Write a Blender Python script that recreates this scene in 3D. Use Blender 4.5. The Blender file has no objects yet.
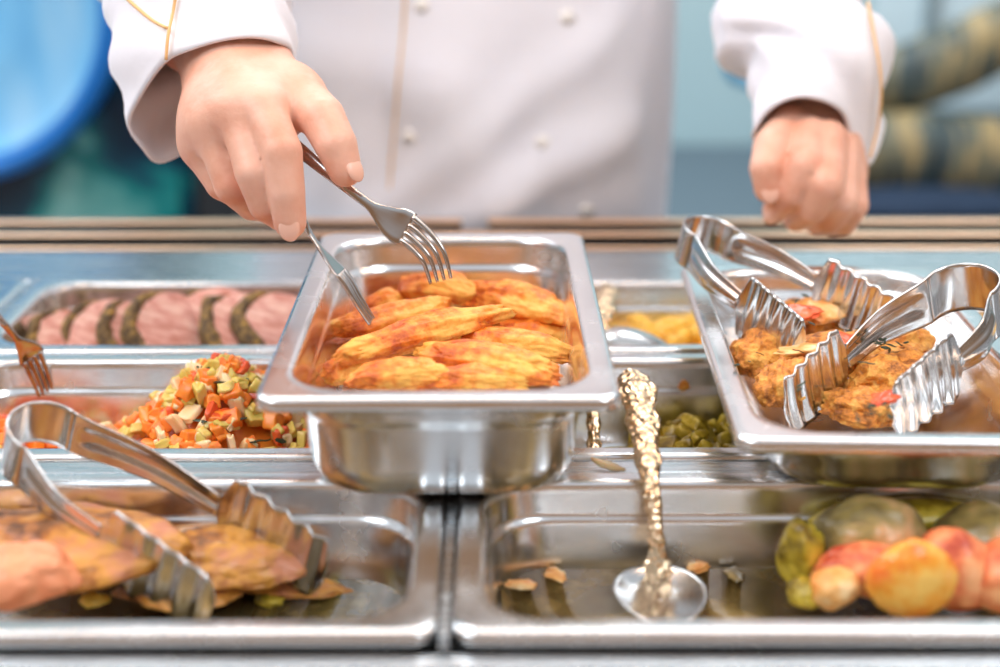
import bpy, bmesh, math, random
import numpy as np
from mathutils import Vector, Matrix, noise, Quaternion
PI = math.pi
SC = bpy.context.scene
C = SC.collection
R = math.radians

# ------------------------------------------------------------------ camera
F_PX = 1550.0
PITCH = math.atan(496.5/F_PX)
CAM = Vector((0, 0, 0.3212))          # z = 0 is the plane of the counter pans' rims
YAW = R(-0.2)
cd = bpy.data.cameras.new('camera'); cam = bpy.data.objects.new('camera', cd); C.objects.link(cam)
cam.location = CAM; cam.rotation_euler = (PI/2-PITCH, 0, YAW)
cd.sensor_width = 36; cd.lens = 36*F_PX/1000; cd.clip_start = 0.02
cd.dof.use_dof = True; cd.dof.focus_distance = 0.89; cd.dof.aperture_fstop = 2.9
SC.camera = cam
SC.view_settings.view_transform = 'Standard'; SC.view_settings.look = 'None'
SC.view_settings.gamma = 1; SC.view_settings.use_curve_mapping = False
SC.view_settings.exposure = 0.16
MW = Matrix.Translation(CAM) @ cam.rotation_euler.to_matrix().to_4x4()
def ray(px, py): return (MW.to_3x3() @ Vector(((px-500)/F_PX, (333.5-py)/F_PX, -1)))
def az(px, py, z):                     # where the line of sight meets the height z
    d = ray(px, py); return CAM + d*((z-CAM.z)/d.z)
def ay(px, py, Y):                     # ... and the distance Y
    d = ray(px, py); return CAM + d*((Y-CAM.y)/d.y)

# ------------------------------------------------------------------ light
w = bpy.data.worlds.new('world'); SC.world = w; w.use_nodes = True
wn = w.node_tree.nodes; wl = w.node_tree.links
bg = wn['Background']; tc = wn.new('ShaderNodeTexCoord'); sx = wn.new('ShaderNodeSeparateXYZ')
rp = wn.new('ShaderNodeValToRGB'); mp = wn.new('ShaderNodeMapRange')
wl.new(tc.outputs['Generated'], sx.inputs[0]); wl.new(sx.outputs['Z'], mp.inputs[0])
mp.inputs[1].default_value = -1; mp.inputs[2].default_value = 1
wl.new(mp.outputs[0], rp.inputs[0]); wl.new(rp.outputs[0], bg.inputs[0])
rp.color_ramp.elements[0].position = 0.0; rp.color_ramp.elements[0].color = (0.20, 0.18, 0.17, 1)
rp.color_ramp.elements[1].position = 1.0; rp.color_ramp.elements[1].color = (0.85, 0.92, 1.0, 1)
e = rp.color_ramp.elements.new(0.50); e.color = (0.24, 0.19, 0.155, 1)
e = rp.color_ramp.elements.new(0.61); e.color = (0.34, 0.29, 0.26, 1)
e = rp.color_ramp.elements.new(0.70); e.color = (0.78, 0.86, 0.96, 1)
# warm glow low on the unseen customers' side, added to warm the pan walls
mw = wn.new('ShaderNodeMix'); mw.data_type = 'RGBA'; my_ = wn.new('ShaderNodeMapRange'); mz = wn.new('ShaderNodeMapRange'); mm = wn.new('ShaderNodeMath'); mm.operation = 'MULTIPLY'
wl.new(sx.outputs['Y'], my_.inputs[0]); my_.inputs[1].default_value = .1; my_.inputs[2].default_value = -.5
wl.new(sx.outputs['Z'], mz.inputs[0]); mz.inputs[1].default_value = .62; mz.inputs[2].default_value = .35
wl.new(my_.outputs[0], mm.inputs[0]); wl.new(mz.outputs[0], mm.inputs[1]); wl.new(mm.outputs[0], mw.inputs[0])
wl.new(rp.outputs[0], mw.inputs[6]); mw.inputs[7].default_value = (.46, .27, .155, 1); wl.new(mw.outputs[2], bg.inputs[0])
bg.inputs[1].default_value = 0.75
def area(name, loc, target, size, power, col, sy=None):
    l = bpy.data.lights.new(name, 'AREA'); l.energy = power; l.color = col; l.size = size
    if sy: l.shape = 'RECTANGLE'; l.size_y = sy
    o = bpy.data.objects.new(name, l); C.objects.link(o); o.location = loc
    o.rotation_euler = (Vector(target)-Vector(loc)).to_track_quat('-Z', 'Y').to_euler(); return o
area('heat_lamp_strip', (0.0, 0.82, 0.80), (0, 0.86, 0), 2.2, 6.2, (1.0, 0.62, 0.38), 0.07)
area('window_daylight', (-1.7, -0.6, 2.2), (0, 1.0, 0.1), 1.6, 36, (0.80, 0.91, 1.0), 1.2)
area('window_daylight', (1.5, -0.7, 2.3), (0, 1.1, 0.1), 1.2, 24, (0.86, 0.93, 1.0), 1.2)
area('kitchen_ceiling_light', (0.2, 2.1, 1.55), (0.1, 2.5, 0), 1.6, 26, (0.92, 0.97, 1.0), 0.6)
area('jacket_cool_fill', (-1.3, 1.5, 1.1), (-0.1, 1.2, 0), 0.8, 8, (0.86, 0.92, 1.0), 0.6)  # unseen fill light, added to cool the tone of the jacket

# ------------------------------------------------------------------ helpers
def tag(o, label=None, cat=None, group=None, kind=None):
    if label: o['label'] = label
    if cat: o['category'] = cat
    if group: o['group'] = group
    if kind: o['kind'] = kind
    return o
def link(name, me, mat, parent=None, smooth=True):
    if mat is not None and not me.materials: me.materials.append(mat)
    if smooth:
        for p in me.polygons: p.use_smooth = True
    o = bpy.data.objects.new(name, me); C.objects.link(o)
    if parent is not None: o.parent = parent
    return o
def mesh(name, vs, fs):
    me = bpy.data.meshes.new(name); me.from_pydata([tuple(v) for v in vs], [], fs); me.update(); return me
def from_bm(name, bm):
    me = bpy.data.meshes.new(name); bm.normal_update(); bm.to_mesh(me); bm.free(); return me
def empty(name, loc=(0, 0, 0), rot=(0, 0, 0)):
    o = bpy.data.objects.new(name, None); C.objects.link(o); o.location = loc; o.rotation_euler = rot
    o.empty_display_size = 0.02; return o
def recenter(o):                       # move the origin of a mesh to its centre
    me = o.data; n = len(me.vertices); a = np.empty(n*3, 'f'); me.vertices.foreach_get('co', a); a = a.reshape(-1, 3)
    c = (a.min(0)+a.max(0))/2; me.vertices.foreach_set('co', (a-c).ravel()); me.update()
    o.location = Vector(c.tolist()); return o
def loft(rings, close=False, cap0=False, cap1=False):
    n = len(rings[0]); vs = [v for r in rings for v in r]; fs = []
    m = len(rings)
    for i in range(m-1+(1 if close else 0)):
        a = i*n; b = ((i+1) % m)*n
        for j in range(n):
            k = (j+1) % n; fs.append((a+j, a+k, b+k, b+j))
    if cap0: fs.append(tuple(range(n))[::-1])
    if cap1: fs.append(tuple(range((m-1)*n, m*n)))
    return vs, fs
def tube(path, rad, seg=10, cap=True):
    path = [Vector(p) for p in path]; rings = []; up = None
    for i, p in enumerate(path):
        d = (path[min(i+1, len(path)-1)]-path[max(i-1, 0)]).normalized()
        if up is None: up = d.orthogonal().normalized()
        up = (up-d*up.dot(d)).normalized(); s = d.cross(up)
        r = rad[i] if isinstance(rad, (list, tuple)) else rad
        rings.append([p+(up*math.cos(2*PI*j/seg)+s*math.sin(2*PI*j/seg))*r for j in range(seg)])
    return loft(rings, cap0=cap, cap1=cap)
def catmull(pts, n=8, closed=False):
    P = [Vector(p) for p in pts]; out = []; m = len(P)
    for i in range(m if closed else m-1):
        if closed: a, b, c, d = P[(i-1) % m], P[i], P[(i+1) % m], P[(i+2) % m]
        else: a, b, c, d = P[max(i-1, 0)], P[i], P[i+1], P[min(i+2, m-1)]
        for k in range(n):
            t = k/n
            out.append(0.5*((2*b)+(c-a)*t+(2*a-5*b+4*c-d)*t*t+(3*b-a-3*c+d)*t**3))
    if not closed: out.append(P[-1])
    return out
def box(x0, x1, y0, y1, z0, z1, bev=0.0, seg=2):
    bm = bmesh.new(); bmesh.ops.create_cube(bm, size=1)
    for v in bm.verts:
        v.co = Vector(((x0+x1)/2+v.co.x*(x1-x0), (y0+y1)/2+v.co.y*(y1-y0), (z0+z1)/2+v.co.z*(z1-z0)))
    if bev: bmesh.ops.bevel(bm, geom=bm.edges[:], offset=bev, segments=seg, affect='EDGES', profile=0.5)
    return from_bm('box', bm)
def wn_mod(o):
    m = o.modifiers.new('wn', 'WEIGHTED_NORMAL'); m.weight = 80; return o
def solid(o, t, off=-1):
    m = o.modifiers.new('solid', 'SOLIDIFY'); m.thickness = t; m.offset = off; return o
def nz(v, s=1.0, seed=0.0): return noise.noise(Vector((v[0]*s+seed*7.3, v[1]*s-seed*3.1, v[2]*s+seed*1.7)))
def fbm(v, s, seed=0.0, o=3): return sum(nz(v, s*2**i, seed+i)/(1.7**i) for i in range(o))

# ---- smooth-union distance field -> quad mesh (surface nets)
def smin(a, b, k):
    h = np.maximum(k-np.abs(a-b), 0)/k
    return np.minimum(a, b)-h*h*k*0.25
class Field:
    def __init__(s, lo, hi, vox):
        s.lo = np.array(lo, 'f'); s.vox = vox
        s.n = np.ceil((np.array(hi)-np.array(lo))/vox).astype(int)+1
        s.ax = [s.lo[i]+vox*np.arange(s.n[i], dtype='f') for i in range(3)]
        s.d = np.full(tuple(s.n), 1.0, 'f')
    def new(s):
        g = Field.__new__(Field); g.lo = s.lo; g.vox = s.vox; g.n = s.n; g.ax = s.ax; g.d = np.full(tuple(s.n), 1.0, 'f'); return g
    def cone(s, a, b, ra, rb, k, scale=None):
        a = np.array(a, 'f'); b = np.array(b, 'f'); m = max(ra, rb)+k+3*s.vox
        i0 = np.maximum(np.floor((np.minimum(a, b)-m-s.lo)/s.vox).astype(int), 0)
        i1 = np.minimum(np.ceil((np.maximum(a, b)+m-s.lo)/s.vox).astype(int)+1, s.n)
        if (i1 <= i0).any(): return
        X, Y, Z = np.meshgrid(*[s.ax[i][i0[i]:i1[i]] for i in range(3)], indexing='ij')
        ab = b-a; L = max(float(ab@ab), 1e-12)
        t = np.clip(((X-a[0])*ab[0]+(Y-a[1])*ab[1]+(Z-a[2])*ab[2])/L, 0, 1)
        d = np.sqrt((X-a[0]-ab[0]*t)**2+(Y-a[1]-ab[1]*t)**2+(Z-a[2]-ab[2]*t)**2)-(ra+(rb-ra)*t)
        sl = tuple(slice(i0[i], i1[i]) for i in range(3))
        s.d[sl] = smin(s.d[sl], d, k)
    def ball(s, c, r, k): s.cone(c, c, r, r, k)
    def ellip(s, c, r, k, rot=None):
        c = np.array(c, 'f'); m = max(r)+k+3*s.vox
        i0 = np.maximum(np.floor((c-m-s.lo)/s.vox).astype(int), 0)
        i1 = np.minimum(np.ceil((c+m-s.lo)/s.vox).astype(int)+1, s.n)
        if (i1 <= i0).any(): return
        X, Y, Z = np.meshgrid(*[s.ax[i][i0[i]:i1[i]]-c[i] for i in range(3)], indexing='ij')
        if rot is not None:
            M = np.array(rot.inverted()); X, Y, Z = (M[i][0]*X+M[i][1]*Y+M[i][2]*Z for i in range(3))
        k0 = np.sqrt((X/r[0])**2+(Y/r[1])**2+(Z/r[2])**2)
        k1 = np.sqrt((X/r[0]**2)**2+(Y/r[1]**2)**2+(Z/r[2]**2)**2)+1e-9
        d = k0*(k0-1)/k1; sl = tuple(slice(i0[i], i1[i]) for i in range(3))
        s.d[sl] = smin(s.d[sl], d, k)
    def join(s, g, k): s.d = smin(s.d, g.d, k)
    def mesh(s):
        D = s.d; ins = D < 0; nx, ny, nzz = D.shape
        cx = np.zeros((nx-1, ny-1, nzz-1), 'f'); acc = [cx, cx.copy(), cx.copy()]; cnt = cx.copy()
        for axis in range(3):
            sa = [slice(None)]*3; sb = [slice(None)]*3; sa[axis] = slice(0, -1); sb[axis] = slice(1, None)
            A = D[tuple(sa)]; B = D[tuple(sb)]; cr = (A < 0) != (B < 0)
            t = np.where(cr, A/np.where(cr, A-B, 1), 0).astype('f')
            o1, o2 = [i for i in range(3) if i != axis]
            for u in (0, 1):
                for v in (0, 1):
                    sl = [slice(None)]*3
                    sl[o1] = slice(u, u+D.shape[o1]-1); sl[o2] = slice(v, v+D.shape[o2]-1)
                    c = cr[tuple(sl)]; tt = t[tuple(sl)]
                    cnt += c; acc[axis] += c*tt; acc[o1] += c*u; acc[o2] += c*v
        act = cnt > 0; idx = np.full(act.shape, -1, int); idx[act] = np.arange(act.sum())
        I = np.argwhere(act); cc = cnt[act]
        V = np.stack([s.lo[i]+s.vox*(I[:, i]+acc[i][act]/cc) for i in range(3)], 1)
        Q = []
        for axis in range(3):
            o1, o2 = (axis+1) % 3, (axis+2) % 3
            sa = [slice(1, -1)]*3; sb = [slice(1, -1)]*3; sa[axis] = slice(0, -1); sb[axis] = slice(1, None)
            A = ins[tuple(sa)]; B = ins[tuple(sb)]
            for flag, M in ((0, A & ~B), (1, ~A & B)):
                P = np.argwhere(M)
                if not len(P): continue
                for i in range(3):
                    if i != axis: P[:, i] += 1
                def g(d1, d2):
                    q = P.copy(); q[:, o1] += d1; q[:, o2] += d2; return idx[q[:, 0], q[:, 1], q[:, 2]]
                q = np.stack([g(-1, -1), g(0, -1), g(0, 0), g(-1, 0)], 1)
                Q.append(q if flag == 0 else q[:, ::-1])
        Q = np.concatenate(Q); Q = Q[(Q >= 0).all(1)]
        return V, Q

# ------------------------------------------------------------------ materials
def mat(name, col=(.8, .8, .8), rough=.5, metal=0, **kw):
    m = bpy.data.materials.new(name); m.use_nodes = True
    b = m.node_tree.nodes['Principled BSDF']
    b.inputs['Base Color'].default_value = (*col, 1); b.inputs['Roughness'].default_value = rough
    b.inputs['Metallic'].default_value = metal
    for k, v in kw.items(): b.inputs[k.replace('_', ' ')].default_value = v
    return m
def noisecol(m, stops, scale=20, detail=5, rough=.6, stretch=None, dist=0, bump=0, bscale=None, coords='Object', bdist=0.002, vor=False):
    nt = m.node_tree; N = nt.nodes; L = nt.links; b = N['Principled BSDF']
    tc = N.new('ShaderNodeTexCoord'); mp = N.new('ShaderNodeMapping'); L.new(tc.outputs[coords], mp.inputs[0])
    if stretch: mp.inputs['Scale'].default_value = stretch
    n = N.new('ShaderNodeTexNoise'); n.inputs['Scale'].default_value = scale; n.inputs['Detail'].default_value = detail
    n.inputs['Roughness'].default_value = rough; n.inputs['Distortion'].default_value = dist
    L.new(mp.outputs[0], n.inputs['Vector'])
    if stops:
        r = N.new('ShaderNodeValToRGB'); L.new(n.outputs['Fac'], r.inputs[0]); L.new(r.outputs[0], b.inputs['Base Color'])
        el = r.color_ramp.elements
        while len(el) < len(stops): el.new(.5)
        for i, (p, c) in enumerate(stops): el[i].position = p; el[i].color = (*c, 1)
    if bump:
        n2 = N.new('ShaderNodeTexVoronoi' if vor else 'ShaderNodeTexNoise'); n2.inputs['Scale'].default_value = bscale or scale*2
        if not vor: n2.inputs['Detail'].default_value = 4
        L.new(mp.outputs[0], n2.inputs['Vector'])
        bp = N.new('ShaderNodeBump'); bp.inputs['Strength'].default_value = bump; bp.inputs['Distance'].default_value = bdist
        L.new(n2.outputs[0], bp.inputs['Height']); L.new(bp.outputs[0], b.inputs['Normal'])
    return m
def steel(name, col=(.66, .68, .70), r0=.14, r1=.30, scale=40, stretch=(1, 1, 1)):
    m = mat(name, col, .25, 1); nt = m.node_tree; N = nt.nodes; L = nt.links; b = N['Principled BSDF']
    tc = N.new('ShaderNodeTexCoord'); mp = N.new('ShaderNodeMapping'); mp.inputs['Scale'].default_value = stretch
    n = N.new('ShaderNodeTexNoise'); n.inputs['Scale'].default_value = scale; n.inputs['Detail'].default_value = 4
    mr = N.new('ShaderNodeMapRange'); mr.inputs[1].default_value = .3; mr.inputs[2].default_value = .7
    mr.inputs[3].default_value = r0; mr.inputs[4].default_value = r1
    L.new(tc.outputs['Object'], mp.inputs[0]); L.new(mp.outputs[0], n.inputs['Vector']); L.new(n.outputs['Fac'], mr.inputs[0]); L.new(mr.outputs[0], b.inputs['Roughness'])
    return m
M = {}
M['pan'] = steel('pan_steel', (.80, .80, .80), .16, .30, 30)
M['counter'] = steel('counter_steel', (.66, .69, .71), .20, .34, 24, (1, 12, 12))
M['tong'] = steel('tong_steel', (.62, .61, .60), .14, .24, 50)
M['fork'] = steel('fork_steel', (.50, .47, .45), .12, .2, 60)
M['rail'] = mat('rail_warm_glint', (.90, .62, .42), .30, 1)  # copper tint carries the heat lamp's reflection on the rail tops
M['dark'] = mat('dark_rubber', (.02, .022, .026), .5)
M['ornate'] = noisecol(mat('ornate_metal', (.92, .68, .44), .22, 1), None, 260, bump=1.0, bscale=260, bdist=.0016, vor=True)
M['skin'] = noisecol(mat('skin', (.82, .50, .36), .46, Subsurface_Weight=.12, Subsurface_Scale=.004), [(.34, (.70, .33, .225)), (.5, (.77, .43, .315)), (.66, (.82, .50, .385))], 30, 4, .55, bump=.45, bscale=300, bdist=.0006)
M['skin'].node_tree.nodes['Principled BSDF'].inputs['Subsurface Radius'].default_value = (1, .35, .2)
M['nail'] = mat('nail', (.82, .50, .39), .25)
M['cloth'] = noisecol(mat('white_cotton', (.86, .86, .90), .8, Sheen_Weight=.2), [(.2, (.77, .80, .90)), (.8, (.84, .865, .93))], 8, 2, bump=.3, bscale=22, bdist=.006)
M['piping'] = mat('orange_piping', (.80, .50, .22), .6)
M['button'] = mat('white_button', (.88, .88, .86), .3)
M['band'] = mat('dark_band', (.045, .035, .06), .55)
M['trouser'] = mat('dark_trousers', (.04, .045, .06), .8)
M['hair'] = mat('brown_hair', (.08, .05, .03), .6)
M['tender'] = noisecol(mat('fried_batter', rough=.42, Subsurface_Weight=.08, Subsurface_Scale=.004), [(.36, (.50, .08, .006)), (.47, (.82, .23, .02)), (.60, (.94, .48, .09))], 55, 6, .62, bump=.8, bscale=260, bdist=.0015)
M['cutlet'] = noisecol(mat('breaded_crust', rough=.5), [(.36, (.24, .07, .010)), (.48, (.68, .24, .03)), (.62, (.90, .48, .10))], 75, 7, .7, bump=1, bscale=300, bdist=.002)
M['pink_meat'] = noisecol(mat('roast_pork', rough=.38, Subsurface_Weight=.1, Subsurface_Scale=.004), [(.36, (.52, .19, .13)), (.5, (.68, .33, .26)), (.64, (.80, .50, .40))], 60, 4, .6, stretch=(1, 3, 1), bump=.3, bscale=150, bdist=.001)
M['crust'] = noisecol(mat('herb_crust', rough=.7), [(.3, (.03, .018, .008)), (.48, (.14, .08, .03)), (.60, (.34, .20, .05)), (.72, (.78, .42, .04))], 150, 5, .7, bump=1, bscale=300, bdist=.003)
M['carrot'] = noisecol(mat('carrot', rough=.3, Subsurface_Weight=.15, Subsurface_Scale=.004), [(.3, (.82, .16, .015)), (.7, (.95, .33, .04))], 60, 3, bump=.2)
M['celery'] = noisecol(mat('pale_vegetable', rough=.28, Subsurface_Weight=.2, Subsurface_Scale=.004), [(.3, (.58, .42, .06)), (.55, (.74, .56, .14)), (.7, (.82, .66, .30))], 50, 3, bump=.2)
M['onion'] = noisecol(mat('onion', rough=.25, Subsurface_Weight=.3, Subsurface_Scale=.005), [(.3, (.80, .50, .22)), (.7, (.92, .72, .45))], 50, 3)
M['pepper'] = noisecol(mat('red_pepper', rough=.28), [(.3, (.62, .06, .015)), (.7, (.85, .16, .04))], 50, 3)
M['herb'] = noisecol(mat('herb_leaf', rough=.5), [(.3, (.008, .016, .006)), (.7, (.03, .06, .015))], 80, 3)
M['greenveg'] = noisecol(mat('green_vegetable', rough=.3), [(.36, (.14, .09, .008)), (.5, (.40, .28, .02)), (.64, (.66, .50, .06))], 60, 3, bump=.3)
M['yellow'] = noisecol(mat('yellow_food', rough=.35, Subsurface_Weight=.1, Subsurface_Scale=.004), [(.3, (.85, .42, .03)), (.6, (.95, .62, .10)), (.8, (.98, .78, .28))], 60, 4, bump=.4)
M['fillet'] = noisecol(mat('roast_fillet', rough=.36), [(.36, (.07, .025, .008)), (.46, (.40, .14, .025)), (.54, (.66, .30, .05)), (.66, (.58, .22, .11))], 34, 6, .6, bump=.5, bscale=90)
M['salmon'] = noisecol(mat('salmon', rough=.4), [(.3, (.85, .24, .10)), (.7, (.95, .42, .22))], 30, 4, stretch=(1, 4, 1), bump=.3)
M['tomato'] = noisecol(mat('tomato', rough=.22), [(.3, (.80, .07, .02)), (.7, (.92, .20, .07))], 50, 3)
M['cheese'] = noisecol(mat('melted_cheese', rough=.3), [(.38, (.80, .30, .06)), (.52, (.90, .48, .16)), (.64, (.93, .66, .34))], 60, 4, bump=.7)
M['aubergine'] = noisecol(mat('olive_skin', rough=.28), [(.38, (.13, .09, .03)), (.5, (.32, .23, .07)), (.62, (.60, .34, .15))], 26, 3)
M['orangeveg'] = noisecol(mat('orange_flesh', rough=.25), [(.38, (.90, .20, .03)), (.5, (.96, .40, .05)), (.62, (.98, .60, .14))], 35, 3, bump=.2)
M['ham'] = noisecol(mat('pink_flesh', rough=.3), [(.38, (.50, .07, .03)), (.5, (.86, .25, .10)), (.62, (.95, .48, .22))], 35, 3, bump=.2)
M['sauce'] = noisecol(mat('pan_juice', rough=.12, Coat_Weight=.5), [(.35, (.10, .07, .03)), (.5, (.24, .16, .05)), (.62, (.45, .30, .10)), (.72, (.62, .46, .22))], 30, 6, .6, bump=.3, bscale=70)
M['oil'] = noisecol(mat('orange_juice', rough=.1), [(.3, (.35, .12, .015)), (.7, (.62, .26, .03))], 30, 4, bump=.2)

# ------------------------------------------------------------------ setting
FLOOR = -0.9
o = link('floor', mesh('floor', [(-3.2, -2.2, FLOOR), (3.2, -2.2, FLOOR), (3.2, 3.1, FLOOR), (-3.2, 3.1, FLOOR)], [(0, 1, 2, 3)]), noisecol(mat('floor_tile', rough=.4), [(.3, (.42, .43, .44)), (.7, (.52, .53, .54))], 4)); tag(o, kind='structure')
wb = noisecol(mat('back_wall_paint', (.36, .60, .66), .7), [(.2, (.36, .52, .56)), (.8, (.46, .62, .65))], 1.2, 2)
o = link('wall_back', box(-3.2, 3.2, 3.0, 3.1, FLOOR, 1.9), wb, smooth=False); tag(o, kind='structure')
# back worktop along the wall
t = empty('back_worktop', (0.6, 2.45, FLOOR)); tag(t, 'dark blue-grey worktop behind the cook under the pale teal wall', 'worktop')
wn_mod(link('cabinet_body', box(-.94, 2.3, -.13, .53, 0, .60, .01), mat('cabinet_grey', (.05, .07, .09), .5), t))
wn_mod(link('countertop', box(-.96, 2.35, -.17, .54, .605, .65, .006), mat('worktop_blue', (.10, .14, .17), .55), t))

# ------------------------------------------------------------------ serving counter
XG = [az(443.5, 635, 0).x + k*0.331 for k in (-2, -1, 0, 1, 2)]       # gaps between the columns of pans
ROWS = [(.587, .763), (.785, .961), (.968, 1.144)]
ct = empty('serving_counter', (0, .85, FLOOR)); tag(ct, 'brushed stainless steel serving counter holding the sunken food pans', 'counter')
def cpart(name, x0, x1, y0, y1, z0, z1, m='counter', bev=.0015):
    return wn_mod(link(name, box(x0, x1, y0-.85, y1-.85, z0-FLOOR, z1-FLOOR, bev), M[m], ct))
XL, XR = XG[0]-.02, XG[4]+.02
cpart('front_edge', XL-.05, XR+.05, .5735, .5845, -.03, -.0090, bev=.0008)
cpart('rear_deck', XL-.05, XR+.05, 1.1465, 1.238, -.03, -.003, bev=.003)
for x in XG: cpart('divider_bar', x-.0022, x+.0022, .587, 1.144, -.022, -.0012, bev=.0006)
for y0, y1 in ((.7655, .7825),): cpart('cross_bar', XL, XR, y0, y1, -.022, -.0022)
cpart('front_panel', XL-.05, XR+.05, .5755, .5845, FLOOR, -.031)
cpart('well_floor', XL, XR, .586, 1.24, -.20, -.18)
cpart('rear_panel', XL-.05, XR+.05, 1.24, 1.27, FLOOR, -.05)
for x0, x1 in ((XL-.05, XL-.02), (XR+.02, XR+.05)): cpart('side_panel', x0, x1, .586, 1.24, FLOOR, -.046)
for c in (0, 3): cpart('well_cover', XG[c]+.003, XG[c+1]-.003, .588, .9655, -.006, -.0015)
# sliding-door track behind the deck
tr = empty('door_track', (0, 1.28, -.004)); tag(tr, 'triple rail, warm lamp glint painted into its caps, running along the rear edge of the counter', 'rail')
tr.location.z = -.034
def rail(y, x0, x1, h, wd):
    q = link('rail_base', box(x0, x1, y-1.28-wd/2+.0015, y-1.28+wd/2, 0, h-.0045, .0008), M['dark'], tr, False)
    k = wn_mod(link('rail_cap', box(x0, x1, y-1.28-wd/2, y-1.28+wd/2, h-.004, h, .0018, 3), M['rail'], q))
link('channel', box(-.75, .75, 1.24-1.28, 1.345-1.28, -.012, -.001), M['dark'], tr, False)
rail(1.246, -.74, .74, .032, .006); rail(1.287, -.74, .74, .034, .014)
xs = ay(462, 221, 1.335).x; xe = ay(488, 221, 1.335).x
rail(1.333, -.74, xs, .034, .012); rail(1.333, xe, .74, .034, .012)

# ------------------------------------------------------------------ gastronorm pans
def rrect(hx, hy, r, n=9):
    out = []
    for q, (sx_, sy_) in enumerate(((1, 1), (-1, 1), (-1, -1), (1, -1))):
        for k in range(n):
            a = q*PI/2+k/(n-1)*PI/2
            out.append((sx_*(hx-r)+math.cos(a)*r, sy_*(hy-r)+math.sin(a)*r))
    res = []
    for i in range(len(out)):          # extra points on the straight sides
        a = out[i]; b = out[(i+1) % len(out)]; res.append(a)
        if i % n == n-1:
            for k in range(1, 6): res.append((a[0]+(b[0]-a[0])*k/6, a[1]+(b[1]-a[1])*k/6))
    return res
def pan_mesh(lx, ly, D, inner=.032):
    prof = [(.0002, -.0075, .011), (0, -.006, .011), (0, -.003, .011), (.0006, -.0010, .0108), (.0018, -.0002, .011), (.003, 0, .012),
            (.0065, -.0002, .018), (.0105, -.0002, .026), (.012, -.0004, inner), (.0132, -.0014, inner), (.0140, -.0035, inner), (.0146, -.007, inner),
            (.0156, -.0170, inner), (.0160, -.0186, inner), (.0168, -.0200, inner), (.0176, -.0214, inner), (.0181, -.0235, inner),
            (.0204, -(D-.020), inner), (.0216, -(D-.013), inner), (.0250, -(D-.0065), inner-.002), (.0302, -(D-.0028), inner-.005), (.0350, -(D-.0008), inner-.009), (.041, -D, inner-.013)]
    if D < .045: prof = prof[:12]+[(.0152, -.0120, inner), (.0160, -.0150, inner)]+prof[17:]
    rings = [[(x, y, z) for x, y in rrect(lx/2-i, ly/2-i, r)] for i, z, r in prof]
    vs, fs = loft(rings); n = len(rings[0]); vs.append((0, 0, -D)); c = len(vs)-1; a = (len(rings)-1)*n
    for j in range(n): fs.append((a+j, a+(j+1) % n, c))
    fs = [f[::-1] for f in fs]
    return mesh('pan', vs, fs)
pan_wide = pan_mesh(.325, .176, .065)
def pan(me, x, y, z, rz, label, group=None):
    o = link('food_pan', me, M['pan']); o.location = (x, y, z); o.rotation_euler.z = rz
    solid(o, .0008, 1); tag(o, label, 'food pan', group); return o
names = {(1, 0): 'front left steel food pan sunk in the counter, holding brown fillets and tongs',
         (2, 0): 'front right steel food pan with pan juices and stuffed vegetables, ornate spoon in it',
         (1, 1): 'middle row steel food pan holding the diced mixed vegetables, left of the raised pan',
         (2, 1): 'middle row steel food pan holding dull green vegetable chunks between the raised pans',
         (1, 2): 'rear row steel food pan holding sliced roast meat with herb crust',
         (2, 2): 'rear row steel food pan of yellow chunks between the two raised pans',
         (0, 2): 'empty rear row food pan cut off by the left edge of the photo',
         (3, 2): 'rear row pan with yellow food at the right edge, beyond the raised pan'}
for (c, r), lb in names.items():
    xc = XG[c]+.331/2
    y0, y1 = ROWS[r]; pan(pan_wide, xc, (y0+y1)/2, 0, 0, lb)
COLX = {c: XG[c]+.331/2 for c in (0, 1, 2, 3)}
# raised centre pan and raised right pan (both stand on the rims)
pf = az(437.5, 398, .066)
PCX = pf.x-.0015; PCY = .693+.1625
pan(pan_mesh(.176, .325, .065, .034), PCX+.001, PCY, .0668, R(0.3), 'raised centre steel pan of golden fried chicken strips standing on the pan rims')
fl = az(738, 440, .0415); bl = az(680, 265, .0415)
RROT = math.atan2(-(bl.x-fl.x), bl.y-fl.y)
PRC = fl+Vector((.088*math.cos(RROT)-.1625*math.sin(RROT), .088*math.sin(RROT)+.1625*math.cos(RROT), 0))
pan(pan_mesh(.176, .325, .040, .036), PRC.x, PRC.y, .0418, RROT, 'raised shallow steel pan of breaded cutlets with two tongs, on the right')
MC = Matrix.Translation((PCX, PCY, 0)); MR = Matrix.Translation((PRC.x, PRC.y, 0)) @ Matrix.Rotation(RROT, 4, 'Z')

# liquids in the pans
def liquid(name, cx, cy, hx, hy, z, m, label, cat='sauce'):
    ring = [(x, y, 0) for x, y in rrect(hx, hy, .018)]; ring2 = [(x, y, -.002) for x, y in rrect(hx-.001, hy-.001, .018)]
    vs, fs = loft([ring2, ring], cap0=True, cap1=True)
    fs = [f for f in fs]
    o = link(name, mesh(name, vs, fs), M[m]); o.location = (cx, cy, z); tag(o, label, cat, kind='stuff'); return o
def rowc(r): return (ROWS[r][0]+ROWS[r][1])/2
liquid('pan_juice', COLX[2], rowc(0), .1405, .0660, -.0465, 'sauce', 'thin brown pan juice with scraps covering the bottom of the front right pan')
liquid('cooking_juice', COLX[1], rowc(1), .1335, .059, -.0565, 'oil', 'orange cooking juice lying under the diced vegetables')
liquid('dark_gravy', COLX[1], rowc(0), .1395, .0650, -.0520, 'sauce', 'dark gravy on the bottom of the front left pan under the fillets')

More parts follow.
